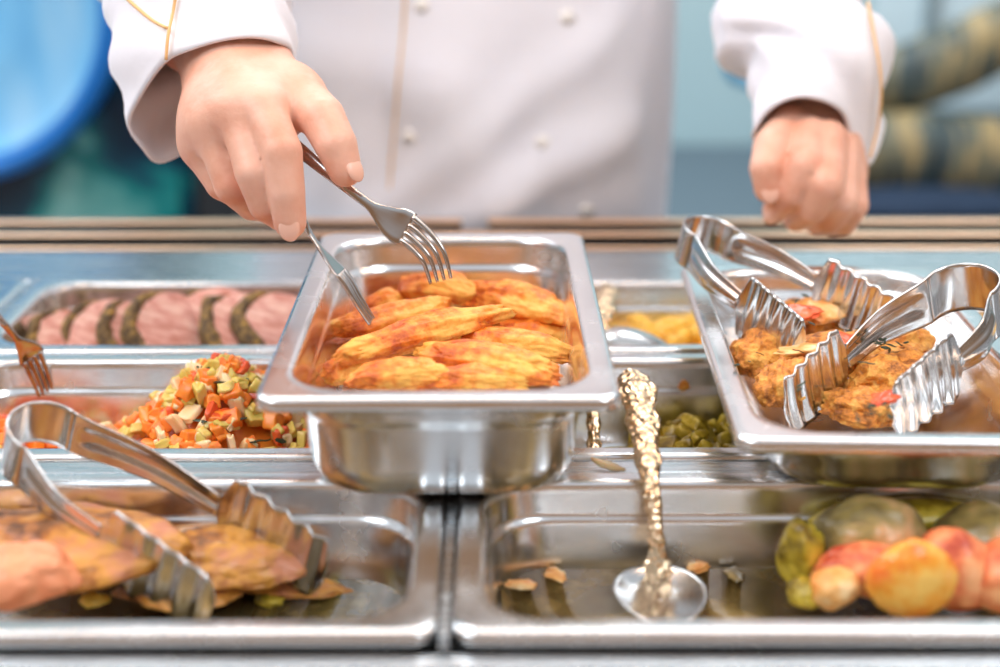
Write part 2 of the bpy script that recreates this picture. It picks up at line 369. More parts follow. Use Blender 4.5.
# ------------------------------------------------------------------ lumpy food
def lump_mesh(L, W, H, seed, amp=.10, freq=1.6, sub=4, bend=0.0, flat=.35, fine=.03, taper=.25):
    bm = bmesh.new(); bmesh.ops.create_icosphere(bm, subdivisions=sub, radius=1)
    rnd = random.Random(seed); b = bend*rnd.choice((-1, 1)) if bend else 0
    for v in bm.verts:
        p = v.co.copy(); d = 1+amp*fbm(p, freq, seed, 2)*1.6+fine*fbm(p, 7, seed+5, 3)*1.6
        q = p*d
        tp = 1-taper*q.x*(1 if seed % 2 else -1)-.15*abs(q.x)
        z = q.z if q.z > 0 else q.z*(1-flat)
        x = q.x*L/2; y = q.y*W/2*tp+b*(q.x**2-.4)*W; z = z*H/2*(tp*.5+.5)+.12*H*nz((x*30, seed, 0))
        v.co = Vector((x, y, z))
    return from_bm('lump', bm)
def frame_from(a, b, up=Vector((0, 0, 1))):
    x = (b-a).normalized(); y = up.cross(x).normalized(); z = x.cross(y)
    return Matrix(((x.x, y.x, z.x), (x.y, y.y, z.y), (x.z, y.z, z.z))).to_4x4()
def place_between(o, a, b, roll=0):
    o.matrix_world = Matrix.Translation((a+b)/2) @ frame_from(a, b) @ Matrix.Rotation(roll, 4, 'X')
def pw(s): return (s*11.3) % 1.0

# chicken strips in the raised centre pan: two ends (px, py, height), width, thickness
T = [((324, 377, .040), (362, 368, .040), .020, .018, 'small round fried chicken piece at the front left corner of the centre pan'),
     ((345, 382, .046), (444, 371, .047), .024, .018, 'reddish fried chicken strip lying at the front left by the centre pan rim'),
     ((425, 379, .044), (530, 384, .040), .021, .016, 'thin dark fried chicken strip along the front rim of the centre pan'),
     ((414, 353, .048), (562, 376, .044), .028, .022, 'broad golden fried chicken strip in front right of the heap'),
     ((444, 337, .044), (572, 357, .040), .026, .023, 'bumpy yellow fried chicken strip second from front on the right'),
     ((334, 361, .050), (505, 313, .054), .024, .023, 'long pale-orange fried chicken strip lying diagonally on top of the heap'),
     ((331, 333, .036), (448, 307, .042), .023, .021, 'fried chicken strip pointing at the lower fork tip, behind the long diagonal one'),
     ((365, 309, .030), (408, 299, .034), .018, .018, 'small fried chicken end at the back left behind the fork tip'),
     ((398, 286, .040), (480, 293, .044), .028, .024, 'reddish fried chicken strip under the upper fork tines'),
     ((455, 292, .040), (572, 321, .036), .033, .028, 'thick smooth fried chicken strip at the back right of the centre pan'),
     ((545, 343, .024), (590, 330, .022), .022, .020, 'dark small fried piece tucked behind the right end of the heap'),
     ((560, 356, .024), (598, 352, .024), .022, .024, 'yellow fried piece pressed in the right corner of the centre pan'),
     ((326, 352, .018), (400, 352, .020), .026, .022, None), ((440, 366, .018), (540, 366, .018), .028, .024, None),
     ((380, 330, .016), (500, 330, .018), .030, .024, None), ((430, 350, .022), (540, 350, .022), .030, .026, None),
     ((470, 312, .022), (590, 330, .022), .034, .026, None), ((345, 318, .018), (440, 300, .018), .034, .024, None), ((500, 330, .026), (585, 345, .022), .030, .026, None), ((330, 372, .016), (440, 384, .018), .03, .024, None)]
for i, (a, b, wd, th, lb) in enumerate(T):
    A = az(*a); B = az(*b); L = (B-A).length*1.0
    o = link('chicken_strip', lump_mesh(L*1.03, wd, th, i+1, .13, 1.5, 5, bend=.16, fine=.045, taper=.15), M['tender'])
    place_between(o, A, B); tag(o, lb or 'buried fried chicken strip at the bottom of the heap in the centre pan', 'chicken strip', 'fried chicken strips in the centre pan')

# breaded cutlets in the right pan
K = [((738, 352, .022), (788, 364, .022), .040, .032, 'round breaded nugget at the far left of the right pan'),
     ((757, 384, .024), (812, 392, .024), .042, .032, 'knobbly breaded nugget nearest the left front corner of the right pan'),
     ((776, 322, .020), (850, 318, .024), .050, .030, 'breaded cutlet topped with the large tomato slice between the first tongs'),
     ((790, 366, .026), (880, 352, .026), .052, .028, 'flat golden breaded cutlet in the middle of the right pan'),
     ((846, 358, .024), (925, 346, .024), .052, .034, 'breaded cutlet with dark herbs behind the second tongs'),
     ((858, 394, .020), (940, 376, .020), .054, .036, 'browned breaded cutlet between the paddles of the second tongs'),
     ((826, 410, .018), (896, 412, .014), .040, .022, 'small breaded piece at the front rim under the second tongs'),
     ((742, 340, .010), (790, 322, .012), .026, .018, 'breaded scrap behind the round nugget near the back left wall'),
     ((905, 372, .014), (948, 392, .016), .028, .026, 'rounded breaded end at the right of the cutlet heap')]
for i, (a, b, wd, th, lb) in enumerate(K):
    A = az(*a); B = az(*b)
    o = link('breaded_cutlet', lump_mesh((B-A).length*1.05, wd, th, i+31, .16, 1.8, 5, fine=.06, taper=.08), M['cutlet'])
    place_between(o, A, B); tag(o, lb, 'cutlet', 'breaded cutlets in the right pan')
def disc_mesh(r, th, seed, sub=28, sag=.0):
    rings = []
    prof = [(.0, th/2), (.5, th/2), (.85, th*.48), (.97, th*.3), (1, 0), (.97, -th*.3), (.85, -th*.48), (.5, -th/2), (0, -th/2)]
    for f, z in prof:
        rings.append([Vector((math.cos(2*PI*j/sub)*max(f, .001)*r*(1+.07*nz((math.cos(2*PI*j/sub), math.sin(2*PI*j/sub), 0), 1.5, seed)),
                     math.sin(2*PI*j/sub)*max(f, .001)*r*(1+.09*nz((math.cos(2*PI*j/sub), math.sin(2*PI*j/sub), 2), 1.5, seed)),
                     z+.1*r*nz((f*math.cos(2*PI*j/sub), f*math.sin(2*PI*j/sub), seed), 1.6)-sag*f*f*r)) for j in range(sub)])
    vs, fs = loft(rings); return mesh('disc', vs, [f[::-1] for f in fs])
TS = [((797, 312, .041), .017, 'tomato', 'tomato_slice', 'red tomato slice on the rear cutlet beside the first tongs'),
      ((822, 306, .040), .019, 'cheese', 'cheese_patch', 'pale melted cheese on the rear cutlet behind the tomato'),
      ((845, 339, .042), .012, 'tomato', 'tomato_slice', 'small red tomato strip in the middle of the cutlets'),
      ((820, 343, .042), .022, 'cheese', 'cheese_patch', 'orange melted cheese spread over the middle cutlet'),
      ((884, 398, .039), .012, 'tomato', 'tomato_slice', 'red tomato piece right of the ribbed paddle at the front'),
      ((905, 335, .036), .010, 'tomato', 'tomato_slice', 'red tomato piece at the back right of the cutlet heap')]
for i, (p, r, m, nm, lb) in enumerate(TS):
    o = link(nm, lump_mesh(r*(2.1 if m == 'cheese' else 1.7), r*1.25, .009 if m == 'cheese' else .008, i+3, .22, 1.7, 4, flat=.6), M[m]); o.location = az(*p)-Vector((0, 0, .005 if m == 'cheese' else .001)); o.rotation_euler = (R(12), R(-4+2*i), i); tag(o, lb, 'tomato' if 'tomato' in nm else 'cheese')
rnd = random.Random(5)
def leaf_mesh(L, W, seed):
    vs = []; fs = []; n = 7
    for i in range(n):
        t = i/(n-1); wv = W*math.sin(PI*min(.97, t*.94+.03))*(1+.3*nz((i, seed, 0), 1.3)); z = .3*W*nz((t*2, seed, 1), 1.5)
        vs += [(t*L-L/2, -wv/2, z), (t*L-L/2, 0, z+.12*W), (t*L-L/2, wv/2, z-.05*W)]
    for i in range(n-1):
        for k in (0, 1): fs.append((i*3+k, i*3+k+1, i*3+k+4, i*3+k+3))
    return mesh('leaf', vs, fs)
leaves = [leaf_mesh(.014, .004, 1), leaf_mesh(.010, .006, 2), leaf_mesh(.018, .003, 3)]
def leaf(p, k, s, lb, g, rz):
    o = bpy.data.objects.new('herb_leaf', leaves[k]); C.objects.link(o); o.location = p; o.scale = (s, s, s)
    o.rotation_euler = (rnd.uniform(-.5, .5), rnd.uniform(-.5, .5), rz); solid(o, .0006); tag(o, lb, 'herb', g)
for l in leaves: l.materials.append(M['herb'])
for i in range(52):
    cx, cy, s = rnd.choice(((808, 299, 12), (815, 318, 16), (858, 335, 20), (868, 332, 14), (845, 350, 25), (880, 405, 16), (870, 415, 14), (800, 388, 14), (745, 360, 12), (890, 345, 20)))
    leaf(az(cx+rnd.gauss(0, s*.6), cy+rnd.gauss(0, s*.3), .044), rnd.randrange(3), rnd.uniform(.3, .6), 'dark green chopped herb leaf scattered over the breaded cutlets', 'herb leaves on the cutlets', rnd.uniform(0, 6))

# ------------------------------------------------------------------ diced vegetables
def dice_mesh(a, b, c, seed):
    bm = bmesh.new(); bmesh.ops.create_cube(bm, size=1)
    bmesh.ops.bevel(bm, geom=bm.edges[:], offset=.16, segments=2, affect='EDGES', profile=.6)
    bmesh.ops.subdivide_edges(bm, edges=[e for e in bm.edges if e.calc_length() > .3], cuts=2, use_grid_fill=True)
    for v in bm.verts:
        p = v.co; n = fbm(p, 1.5, seed, 2); v.co = Vector((p.x*a*(1+.35*n), p.y*b*(1+.3*nz(p, 1.3, seed+2)), p.z*c*(1+.25*n)+.2*c*nz((p.x, p.y, 0), 1.4, seed)))
    return from_bm('dice', bm)
DM = {}
for m, sizes in (('carrot', ((.011, .010, .009), (.013, .009, .007), (.009, .009, .008))), ('celery', ((.013, .009, .007), (.011, .011, .006), (.016, .007, .006))),
                 ('onion', ((.013, .011, .004), (.011, .009, .006))), ('pepper', ((.013, .010, .004), (.010, .009, .006))), ('greenveg', ((.020, .012, .007), (.016, .013, .010), (.024, .010, .006), (.013, .012, .012)))):
    DM[m] = []
    for k, s in enumerate(sizes):
        me = dice_mesh(*s, k+len(m)); me.materials.append(M[m]); me.polygons.foreach_set('use_smooth', [True]*len(me.polygons)); DM[m].append(me)
VL = {'carrot': ('carrot_cube', 'orange carrot cube'), 'celery': ('celery_piece', 'pale green celery piece'), 'onion': ('onion_piece', 'translucent onion piece'), 'pepper': ('red_pepper_piece', 'red pepper piece'), 'greenveg': ('green_vegetable_chunk', 'olive green vegetable chunk')}
def put(m, p, where, group, s=1.0, tilt=.9):
    o = bpy.data.objects.new(VL[m][0], rnd.choice(DM[m])); C.objects.link(o); o.location = p; o.scale = (s, s, s)
    o.rotation_euler = (rnd.gauss(0, tilt), rnd.gauss(0, tilt), rnd.uniform(0, 6.3)); tag(o, VL[m][1]+' '+where, 'vegetable', group+' '+VL[m][0].replace('_', ' ')+'s'); return o
def heap(name, cx, cy, hx, hy, z0, hfun, m, label, n=40):
    vs = []; fs = []
    for j in range(n):
        for i in range(n):
            u = -1+2*i/(n-1); v = -1+2*j/(n-1); x = cx+u*hx; y = cy+v*hy
            vs.append((x, y, max(z0, hfun(x, y)+.003*nz((x*90, y*90, 1)))))
    for j in range(n-1):
        for i in range(n-1): a = j*n+i; fs.append((a, a+1, a+n+1, a+n))
    o = link(name, mesh(name, vs, fs), M[m]); tag(o, label, 'food', kind='stuff'); recenter(o)
    return o
mc = az(228, 420, -.03); my = rowc(1)
def hveg(x, y):
    d = ((x-mc.x)/.075)**2+((y-my-.006)/.056)**2
    d2 = ((x-mc.x-.002)/.034)**2+((y-my-.022)/.034)**2
    d3 = ((x-(COLX[1]-.125))/.045)**2+((y-my)/.055)**2
    return -.055+.030*math.exp(-d*.55)+.040*math.exp(-d2*.7)+.030*math.exp(-d3)
heap('vegetable_filling', COLX[1], my, .132, .058, -.0585, lambda x, y: hveg(x, y)-.012, 'carrot', 'soft orange vegetable mass underneath the diced vegetables')
def zone(x, y, h):
    if y < my-.035: return 'along the front rim of the diced vegetable pan' + (', left part' if x < mc.x-.02 else ', right part')
    if h > -.012: return 'on the peak of the diced vegetable mound'
    if x < mc.x-.045: return 'scattered at the left foot of the diced vegetable mound'
    if x > mc.x+.045: return 'on the mound side nearest the raised centre pan'
    return ('on the back slope' if y > my+.022 else 'on the front slope')+' of the diced vegetable mound'
cnt = 0
while cnt < 430:
    x = rnd.gauss(mc.x-.010, .055); y = my+rnd.uniform(-.053, .056)
    if rnd.random() < .22: x = mc.x+rnd.gauss(.004, .028); y = my+.018+rnd.gauss(0, .018)
    if x > COLX[1]+.125 or x < COLX[1]-.09 or abs(y-my) > .056: continue
    h = hveg(x, y)
    if h < -.050 and rnd.random() < .6: continue
    m = rnd.choices(('carrot', 'celery', 'onion', 'pepper'), (34, 38, 20, 10))[0]
    if x < mc.x-.03 and rnd.random() < .4: m = 'carrot'
    put(m, (x, y, h+rnd.uniform(-.001, .004)), zone(x, y, h), 'diced', rnd.uniform(.75, 1.05)); cnt += 1
for i in range(60):
    x = COLX[1]-.125+rnd.gauss(0, .014)+.01; y = my+rnd.uniform(-.05, .055)
    x = max(x, COLX[1]-.135)
    m = rnd.choices(('carrot', 'pepper', 'celery'), (6, 3, 1))[0]
    put(m, (x, y, hveg(x, y)+.002), 'in the orange vegetable heap at the far left edge', 'left heap', 1.0)
for i in range(16):
    x = mc.x+.012+rnd.gauss(0, .022); y = my+.010+rnd.gauss(0, .018)
    leaf((x, y, hveg(x, y)+.0055), rnd.randrange(3), rnd.uniform(.5, .9), 'small dark green herb leaf on the diced vegetable mound', 'herb leaves on the diced vegetables', rnd.uniform(0, 6))

# green chunks in the middle right pan
def hgreen(x, y): return -.052+.010*nz((x*30, y*30, 0))+.020*math.exp(-((x-.14)/.06)**2-((y-my)/.05)**2)
heap('vegetable_filling', COLX[2], my, .132, .058, -.0630, lambda x, y: hgreen(x, y)-.005, 'greenveg', 'mass of dull green vegetables under the green chunks')
for i in range(95):
    x = COLX[2]+rnd.uniform(-.06, .120); y = my+rnd.uniform(-.050, .045)
    put('greenveg', (x, y, hgreen(x, y)+rnd.uniform(.0, .006)), ('at the left, by the ornate handle, between the raised pans' if x < .07 else 'at the right, under the raised right pan' if x > .15 else 'in the middle of the sunken pan between the raised pans'), 'sunken pan', rnd.uniform(.8, 1.1))
o = link('dried_crumb', lump_mesh(.007, .002, .008, 71, .2), M['cutlet']); o.location = az(684, 387, -.0) ; o.location = ay(684, 387, ROWS[1][1]-.0165); tag(o, 'orange food crumb stuck to the wall of the green vegetable pan', 'crumb')
o = link('onion_scrap', leaf_mesh(.020, .007, 9), M['onion']); o.location = az(608, 466, .0); o.rotation_euler = (.2, .1, -.5); solid(o, .001); tag(o, 'pale onion scrap lying on the bar behind the front right pan', 'scrap')

# yellow chunks in the two rear right pans
ymesh = []
for k in range(5):
    me = lump_mesh(.024+.003*k, .019, .016, 90+k, .14, 1.5, 3); me.materials.append(M['yellow']); me.polygons.foreach_set('use_smooth', [True]*len(me.polygons)); ymesh.append(me)
ry = rowc(2)
for c, n, x0, x1, lb in ((2, 95, -.06, .12, 'yellow chunk in the rear pan between the raised pans'), (3, 60, -.125, .02, 'yellow chunk in the rear pan at the right edge of the photo')):
    heap('yellow_filling', COLX[c], ry, .13, .057, -.06, lambda x, y: -.038, 'yellow', 'soft yellow food filling under the chunks, '+('middle' if c == 2 else 'right edge')+' rear pan', 14)
    for i in range(n):
        o = bpy.data.objects.new('yellow_chunk', ymesh[i % 5]); C.objects.link(o)
        o.location = (COLX[c]+rnd.uniform(x0, x1), ry+rnd.uniform(-.05, .05), -.030+rnd.uniform(-.003, .006)); o.rotation_euler = (rnd.gauss(0, .4), rnd.gauss(0, .4), rnd.uniform(0, 6))
        lb2 = ('left ' if o.location.x < COLX[c]+(x0+x1)/2 else 'right ')+('front ' if o.location.y < ry else 'back ')
        tag(o, lb.replace('chunk in', 'chunk, '+lb2.strip()+' side, in'), 'food', 'yellow chunks, '+('middle' if c == 2 else 'right')+' rear pan')

# ------------------------------------------------------------------ sliced roast
def slice_ring(r, seed, n=40):
    return [Vector((r*math.cos(2*PI*j/n)*(1.12+.10*nz((math.cos(2*PI*j/n), math.sin(2*PI*j/n), 0), 1.3, seed)), r*math.sin(2*PI*j/n)*(.84+.10*nz((math.cos(2*PI*j/n), math.sin(2*PI*j/n), 5), 1.3, seed)), 0)) for j in range(n)]
def roast_slice(loc, rot, r, th, seed, lb):
    t = empty('roast_slice', loc, rot); tag(t, lb, 'meat slice', 'sliced roast in the rear left pan')
    base = slice_ring(r, seed); rings = []
    for f, z in ((.001, .5), (.5, .52), (.85, .5), (.95, .42), (.985, .2), (.985, -.2), (.95, -.42), (.85, -.5), (.5, -.5), (.001, -.5)):
        rings.append([Vector((p.x*f, p.y*f, z*th+.0008*nz((p.x*f*60, p.y*f*60, seed)))) for p in base])
    vs, fs = loft(rings); link('meat', mesh('meat', vs, [f[::-1] for f in fs]), M['pink_meat'], t)
    n = len(base); rings = []; i0, i1 = int(n*(.36+.06*math.sin(seed*2.2))), int(n*(.84+.05*math.sin(seed*3)))
    for j in range(i0, i1):
        p = base[j % n]; d = p.normalized(); e = 1-abs(2*(j-i0)/(i1-1-i0)-1)**4
        tw = (.0068+.003*nz((j*.35, seed, 0)))*e+.0006; ring = []
        for k in range(10):
            a = 2*PI*k/10; rr = 1+.45*nz((j*.5, k*.9, seed), 1)
            ring.append(p*.97+d*math.cos(a)*tw*.8*rr+Vector((0, 0, math.sin(a)*(th*.62*e+.0005)*rr)))
        rings.append(ring)
    vs, fs = loft(rings, cap0=True, cap1=True); link('herb_crust', mesh('crust', vs, fs), M['crust'], t)
SL = [(60, 334), (96, 328), (134, 322), (170, 318), (204, 316), (238, 316), (272, 317), (306, 318)]
side = ['leftmost pale slice of roast lying flat in the rear left pan', 'second roast slice from the left, plain pink', 'third roast slice from the left with round pink face', 'fourth roast slice from the left, herbs showing below it',
        'fifth roast slice, pink face with yellow-green herbs on its edge', 'sixth roast slice with a broad dark herb crust', 'seventh roast slice, next to last, crusted edge', 'last roast slice, half hidden by the raised centre pan']
for i, (px, py) in enumerate(SL):
    p = az(px, py, -.020); p = Vector((p.x, ry-.004+.004*(i % 2), -.030+min(i, 4)*.0028))
    roast_slice(p, (R(33+4*math.sin(i*1.7)), R(14 if i < 2 else 24+4*math.sin(i*2.3)), R(-6+24*math.sin(i*2.1))), .036+.002*(i % 3)+(.003 if i > 3 else 0), .013, i+1, side[i])
heap('roast_scraps', COLX[1], ry, .13, .057, -.0630, lambda x, y: -.058, 'crust', 'herb scraps and dark juice below the roast slices', 14)

# ------------------------------------------------------------------ front left pan
FY = rowc(0)
FF = [((-60, 546, -.018), (182, 556, -.020), .080, .040, 'fillet', 'roast_fillet', 'big golden brown roast fillet at the far left of the front pan'),
      ((140, 553, -.030), (300, 566, -.032), .060, .032, 'fillet', 'roast_fillet', 'reddish brown roast fillet behind the near tong paddle'),
      ((-50, 582, -.012), (76, 582, -.016), .040, .040, 'salmon', 'salmon_piece', 'salmon-pink block of fish at the lower left corner'),
      ((120, 592, -.040), (235, 595, -.040), .035, .014, 'fillet', 'roast_fillet', 'thin dark fillet edge by the front rim'),
      ((225, 580, -.048), (345, 590, -.048), .030, .010, 'fillet', 'roast_fillet', 'flat dark piece beneath the far tong paddle')]
for i, (a, b, wd, th, m, nm, lb) in enumerate(FF):
    A = az(*a); B = az(*b); cy_ = (A.y+B.y)/2
    o = link(nm, lump_mesh((B-A).length*1.05, wd, th, i+61, .10, 1.3, 5, fine=.03, taper=.1, flat=.5), M[m]); place_between(o, A, B); tag(o, lb, 'fish' if m == 'salmon' else 'fillet')
for i, (px, py, z) in enumerate(((95, 600, -.045), (330, 588, -.053), (352, 578, -.055), (270, 600, -.05))):
    o = link('garnish_scrap', lump_mesh(.016, .012, .008, 77+i, .2, 2, 3), M['yellow' if i == 0 else 'greenveg']); o.location = az(px, py, z)
    tag(o, ['small yellow scrap against the front rim of the left pan', 'dark green scrap right of the far tong paddle', 'dark green scrap farthest right in the front left pan', 'green scrap between the two tong paddles'][i], 'scrap')

# ------------------------------------------------------------------ front right pan: stuffed vegetables
def lump_at(nm, px, py, z, wpx, hpx, dm, m, lb, seed, cat='vegetable', rot=0, parts=None):
    p = az(px, py, z); s = (p-CAM).length/F_PX
    o = link(nm, lump_mesh(wpx*s, dm, hpx*s, seed, .07, 1.2, 5, flat=0, fine=.012, taper=.05), M[m]); o.location = p; o.rotation_euler.z = rot
    tag(o, lb, cat); return o, p, s
def lump_y(nm, px, py, Y, wpx, hpx, dm, m, lb, seed, cat='vegetable', amp=.05):
    p = ay(px, py, Y); s = (p-CAM).length/F_PX
    o = link(nm, lump_mesh(wpx*s, dm, hpx*s, seed, amp, 1.1, 5, flat=0, fine=.012, taper=.03), M[m]); o.location = p; tag(o, lb, cat)
lump_y('stuffed_aubergine', 868, 541, .708, 116, 92, .045, 'aubergine', 'olive brown rounded stuffed vegetable at the left of the heap, behind the orange slice', 101)
lump_y('ham_slice', 872, 570, .686, 104, 56, .030, 'ham', 'pink fleshy slice wrapped across the left stuffed vegetable', 102, 'filling', .10)
lump_y('orange_slice', 912, 578, .656, 88, 80, .022, 'orangeveg', 'round orange vegetable half nearest the front rim', 103, amp=.03)
lump_y('orange_wedge', 956, 570, .684, 88, 84, .034, 'ham', 'reddish orange wedge right of the round orange half', 104)
lump_y('stuffed_aubergine', 982, 545, .712, 108, 82, .050, 'aubergine', 'dull olive rounded vegetable at the right edge behind the orange wedge', 105)
lump_y('tomato_half', 1006, 574, .680, 84, 70, .040, 'ham', 'red-orange tomato half cut off by the right edge', 106)
lump_y('pepper_strip', 800, 558, .700, 44, 84, .024, 'greenveg', 'yellow-green pepper piece leaning at the left end of the heap', 107, amp=.16)
lump_y('pepper_strip', 806, 592, .672, 40, 30, .018, 'greenveg', 'small yellow-green scrap low at the left of the heap', 108, amp=.16)
lump_y('onion_chunk', 834, 588, .668, 48, 44, .022, 'cheese', 'pale peach onion chunk in front of the pink slice', 109, amp=.12)
lump_y('cooked_leaf', 905, 520, .738, 190, 40, .030, 'greenveg', 'dark green cooked leaf behind the stuffed vegetables', 110)
for i, (px, py) in enumerate(((512, 556), (540, 553), (556, 575), (598, 560), (700, 566), (735, 575), (520, 585))):
    o = link('food_scrap', lump_mesh(.017, .010, .004, 120+i, .25, 2, 3), M['cheese' if i % 2 == 0 else 'sauce']); o.location = az(px, py, -.0455); o.rotation_euler.z = i
    tag(o, ['pale scrap nearest the left wall of the front right pan', 'brown scrap second from left in the pan juice', 'pale scrap in front of the brown one, pan juice', 'brown scrap left of the spoon neck in the juice', 'pale scrap right of the spoon neck in the juice', 'brown scrap farthest right in the pan juice', 'pale scrap lowest at the left in the pan juice'][i], 'scrap')

# ------------------------------------------------------------------ tongs
def tongs(B, P1, P2, label, wid=.024, rb=.016, pad=.040, flip=1):
    mid = (P1+P2)/2; x = (mid-B); Lx = x.length; x.normalize()
    y = (P1-P2); y = (y-x*y.dot(x)).normalized(); z = x.cross(y)
    if z.z < 0: z = -z
    z = z*.35+Vector((0, 0, .65)); z = (z-x*z.dot(x)).normalized(); y = z.cross(x)
    if y.dot(P1-P2) < 0: P1, P2 = P2, P1
    Mx = Matrix(((x.x, y.x, z.x, B.x), (x.y, y.y, z.y, B.y), (x.z, y.z, z.z, B.z), (0, 0, 0, 1)))
    t = empty('serving_tongs'); t.matrix_world = Mx; tag(t, label, 'tongs')
    LP = .068 if Lx > .15 else .06                         # paddle length
    def ribbon(path, wf, zf, nv=12):
        vs = []; fs = []; n = len(path)
        for i, p in enumerate(path):
            d = (path[min(i+1, n-1)]-path[max(i-1, 0)]).normalized(); nn = Vector((-d.y, d.x, 0))
            u = i/(n-1)
            for k in range(nv+1):
                v = -1+2*k/nv; hw, lo_ = wf(u, v)
                vs.append(p+Vector((0, 0, v*hw+lo_))+nn*zf(u, v))
        for i in range(n-1):
            for k in range(nv): a = i*(nv+1)+k; fs.append((a, a+1, a+nv+2, a+nv+1))
        return vs, fs
    # bow: U bend, flat and broad
    a0 = R(98); path = [Vector((rb-math.cos(a)*rb, math.sin(a)*rb, 0)) for a in [(-a0+2*a0*i/30) for i in range(31)]]
    vs, fs = ribbon(path, lambda u, v: (wid/2, 0), lambda u, v: 0)
    solid(link('bow', mesh('bow', vs, fs), M['tong'], t), .0011, 0)
    for sgn, P in ((1, P1), (-1, P2)):
        e = Mx.inverted() @ P; a = Vector((rb-math.cos(a0)*rb, sgn*math.sin(a0)*rb, 0)); La = (e-a).length
        b = a+(e-a)*(1-LP/La)+Vector((0, sgn*.006, 0))
        path = catmull([a, a+(b-a)*.5+Vector((0, sgn*.005, 0)), b], 16)
        def aw(u, v): return ((wid/2)*(1-.50*u) , 0)
        def agroove(u, v, s=sgn): return s*(.0022*math.exp(-(v/.42)**4)*min(1, max(0, u-.06)*9)*(1-.25*u)-.0012*abs(v)**3*min(1, u*6))
        vs, fs = ribbon(path, aw, agroove, 20)
        arm_ = link('arm', mesh('arm', vs, fs), M['tong'], t); solid(arm_, .0011, 0)
        n = 96; path = [b+(e-b)*(i/(n-1)) for i in range(n)]
        def pwid(u, v):
            s1 = min(1, u/.10); s1 = s1*s1*(3-2*s1)
            hw = wid*.25+(pad/2-wid*.25)*s1
            hw *= 1-.16*u-.55*max(0, (u-.90)/.10)**2
            return hw+(.0006*math.cos(u*2*PI*5.5)*min(1, u*6)), 0
        vs, fs = ribbon(path, pwid, lambda u, v, s=sgn: s*(.0009*math.cos(u*2*PI*5.5)*min(1, max(0, u-.06)*8)+.002*math.cos(v*1.5)*u), 16)
        solid(link('paddle', mesh('paddle', vs, fs), M['tong'], arm_), .0011, 0)
    return t
tongs(ay(14, 428, .745), ay(325, 574, .700), ay(212, 612, .674), 'steel serving tongs resting in the front left pan on the fillets', .028, .019, .048)
tongs(ay(688, 233, .995), ay(890, 325, .915), ay(802, 350, .862), 'steel serving tongs leaning on the rear left rim of the right raised pan', .025, .018, .042)
tongs(ay(984, 288, .868), ay(786, 412, .792), ay(892, 416, .768), 'steel serving tongs reaching into the right pan from the right edge', .032, .021, .044)

# ------------------------------------------------------------------ forks held by the cook
def fork(path_px, nrm, label, wid=.024, tw=.0031, tl=.245, hw=.0052):
    P = catmull(path_px, 10); n = len(P); nrm = Vector(nrm).normalized()
    t = empty('serving_fork', P[-1]); tag(t, label, 'fork'); off = P[-1]
    S = [0]
    for i in range(1, n): S.append(S[-1]+(P[i]-P[i-1]).length)
    Lt = S[-1]
    def wat(s):
        u = s/Lt
        if u < .58: return hw*(1-.45*u/.58)
        if u < .74: return hw*.55+(wid/2-hw*.55)*(lambda q: q*q*(3-2*q))((u-.58)/.16)
        return wid/2*(1-.14*(u-.74)/.26)
    i1 = next(i for i in range(n) if S[i]/Lt > 1-tl)
    def fr(i):
        d = (P[min(i+1, n-1)]-P[max(i-1, 0)]).normalized(); s = d.cross(nrm).normalized(); return s, s.cross(d).normalized()
    rings = []
    for i in range(i1+1):
        s, u = fr(i); w_ = wat(S[i]); th = .0018 if S[i]/Lt < .5 else .0013; cup = .12*w_ if S[i]/Lt > .55 else 0
        rings.append([P[i]-off+s*math.cos(a)*w_+u*(math.sin(a)*th+cup*math.cos(a)**2) for a in [2*PI*k/14 for k in range(14)]])
    vs, fs = loft(rings, cap0=True, cap1=True); link('handle', mesh('handle', vs, fs), M['fork'], t)
    for q in range(4):
        f = (q-1.5)/1.5; pts = []; rad = []
        for i in range(i1-1, n):
            s, u = fr(i); w_ = wat(S[i])-tw; pts.append(P[i]-off+s*f*w_+u*.10*w_*f*f); v = (i-i1+1)/(n-i1)
            rad.append(max(.0005, tw*.66*(1-.50*v)))
        vs, fs = tube(pts, rad, 8); link('tine', mesh('tine', vs, fs), M['fork'], t)
    return t
fork([ay(262, 118, .925), ay(300, 150, .90), ay(345, 186, .885), ay(388, 219, .878), ay(412, 233, .876), ay(432, 254, .870), ay(441, 281, .868)], (-.15, -.9, .45), 'upper steel fork held between thumb and index finger, tines over the chicken', wid=.0215)
fork([ay(275, 150, .93), ay(297, 205, .885), ay(311, 235, .880), ay(330, 262, .876), ay(345, 280, .874), ay(357, 300, .872), ay(371, 322, .872)], (.95, -.2, .45), 'lower steel fork below the index fingertip, seen edge-on over the chicken', wid=.018)
fork([az(-70, 262, .075), az(-30, 290, .055), az(2, 322, .035), az(20, 343, .018), az(30, 355, .008), az(38, 372, -.006), az(46, 394, -.022)], (.3, -.8, .5), 'steel fork standing in the orange vegetables at the left edge', wid=.018, hw=.0040)

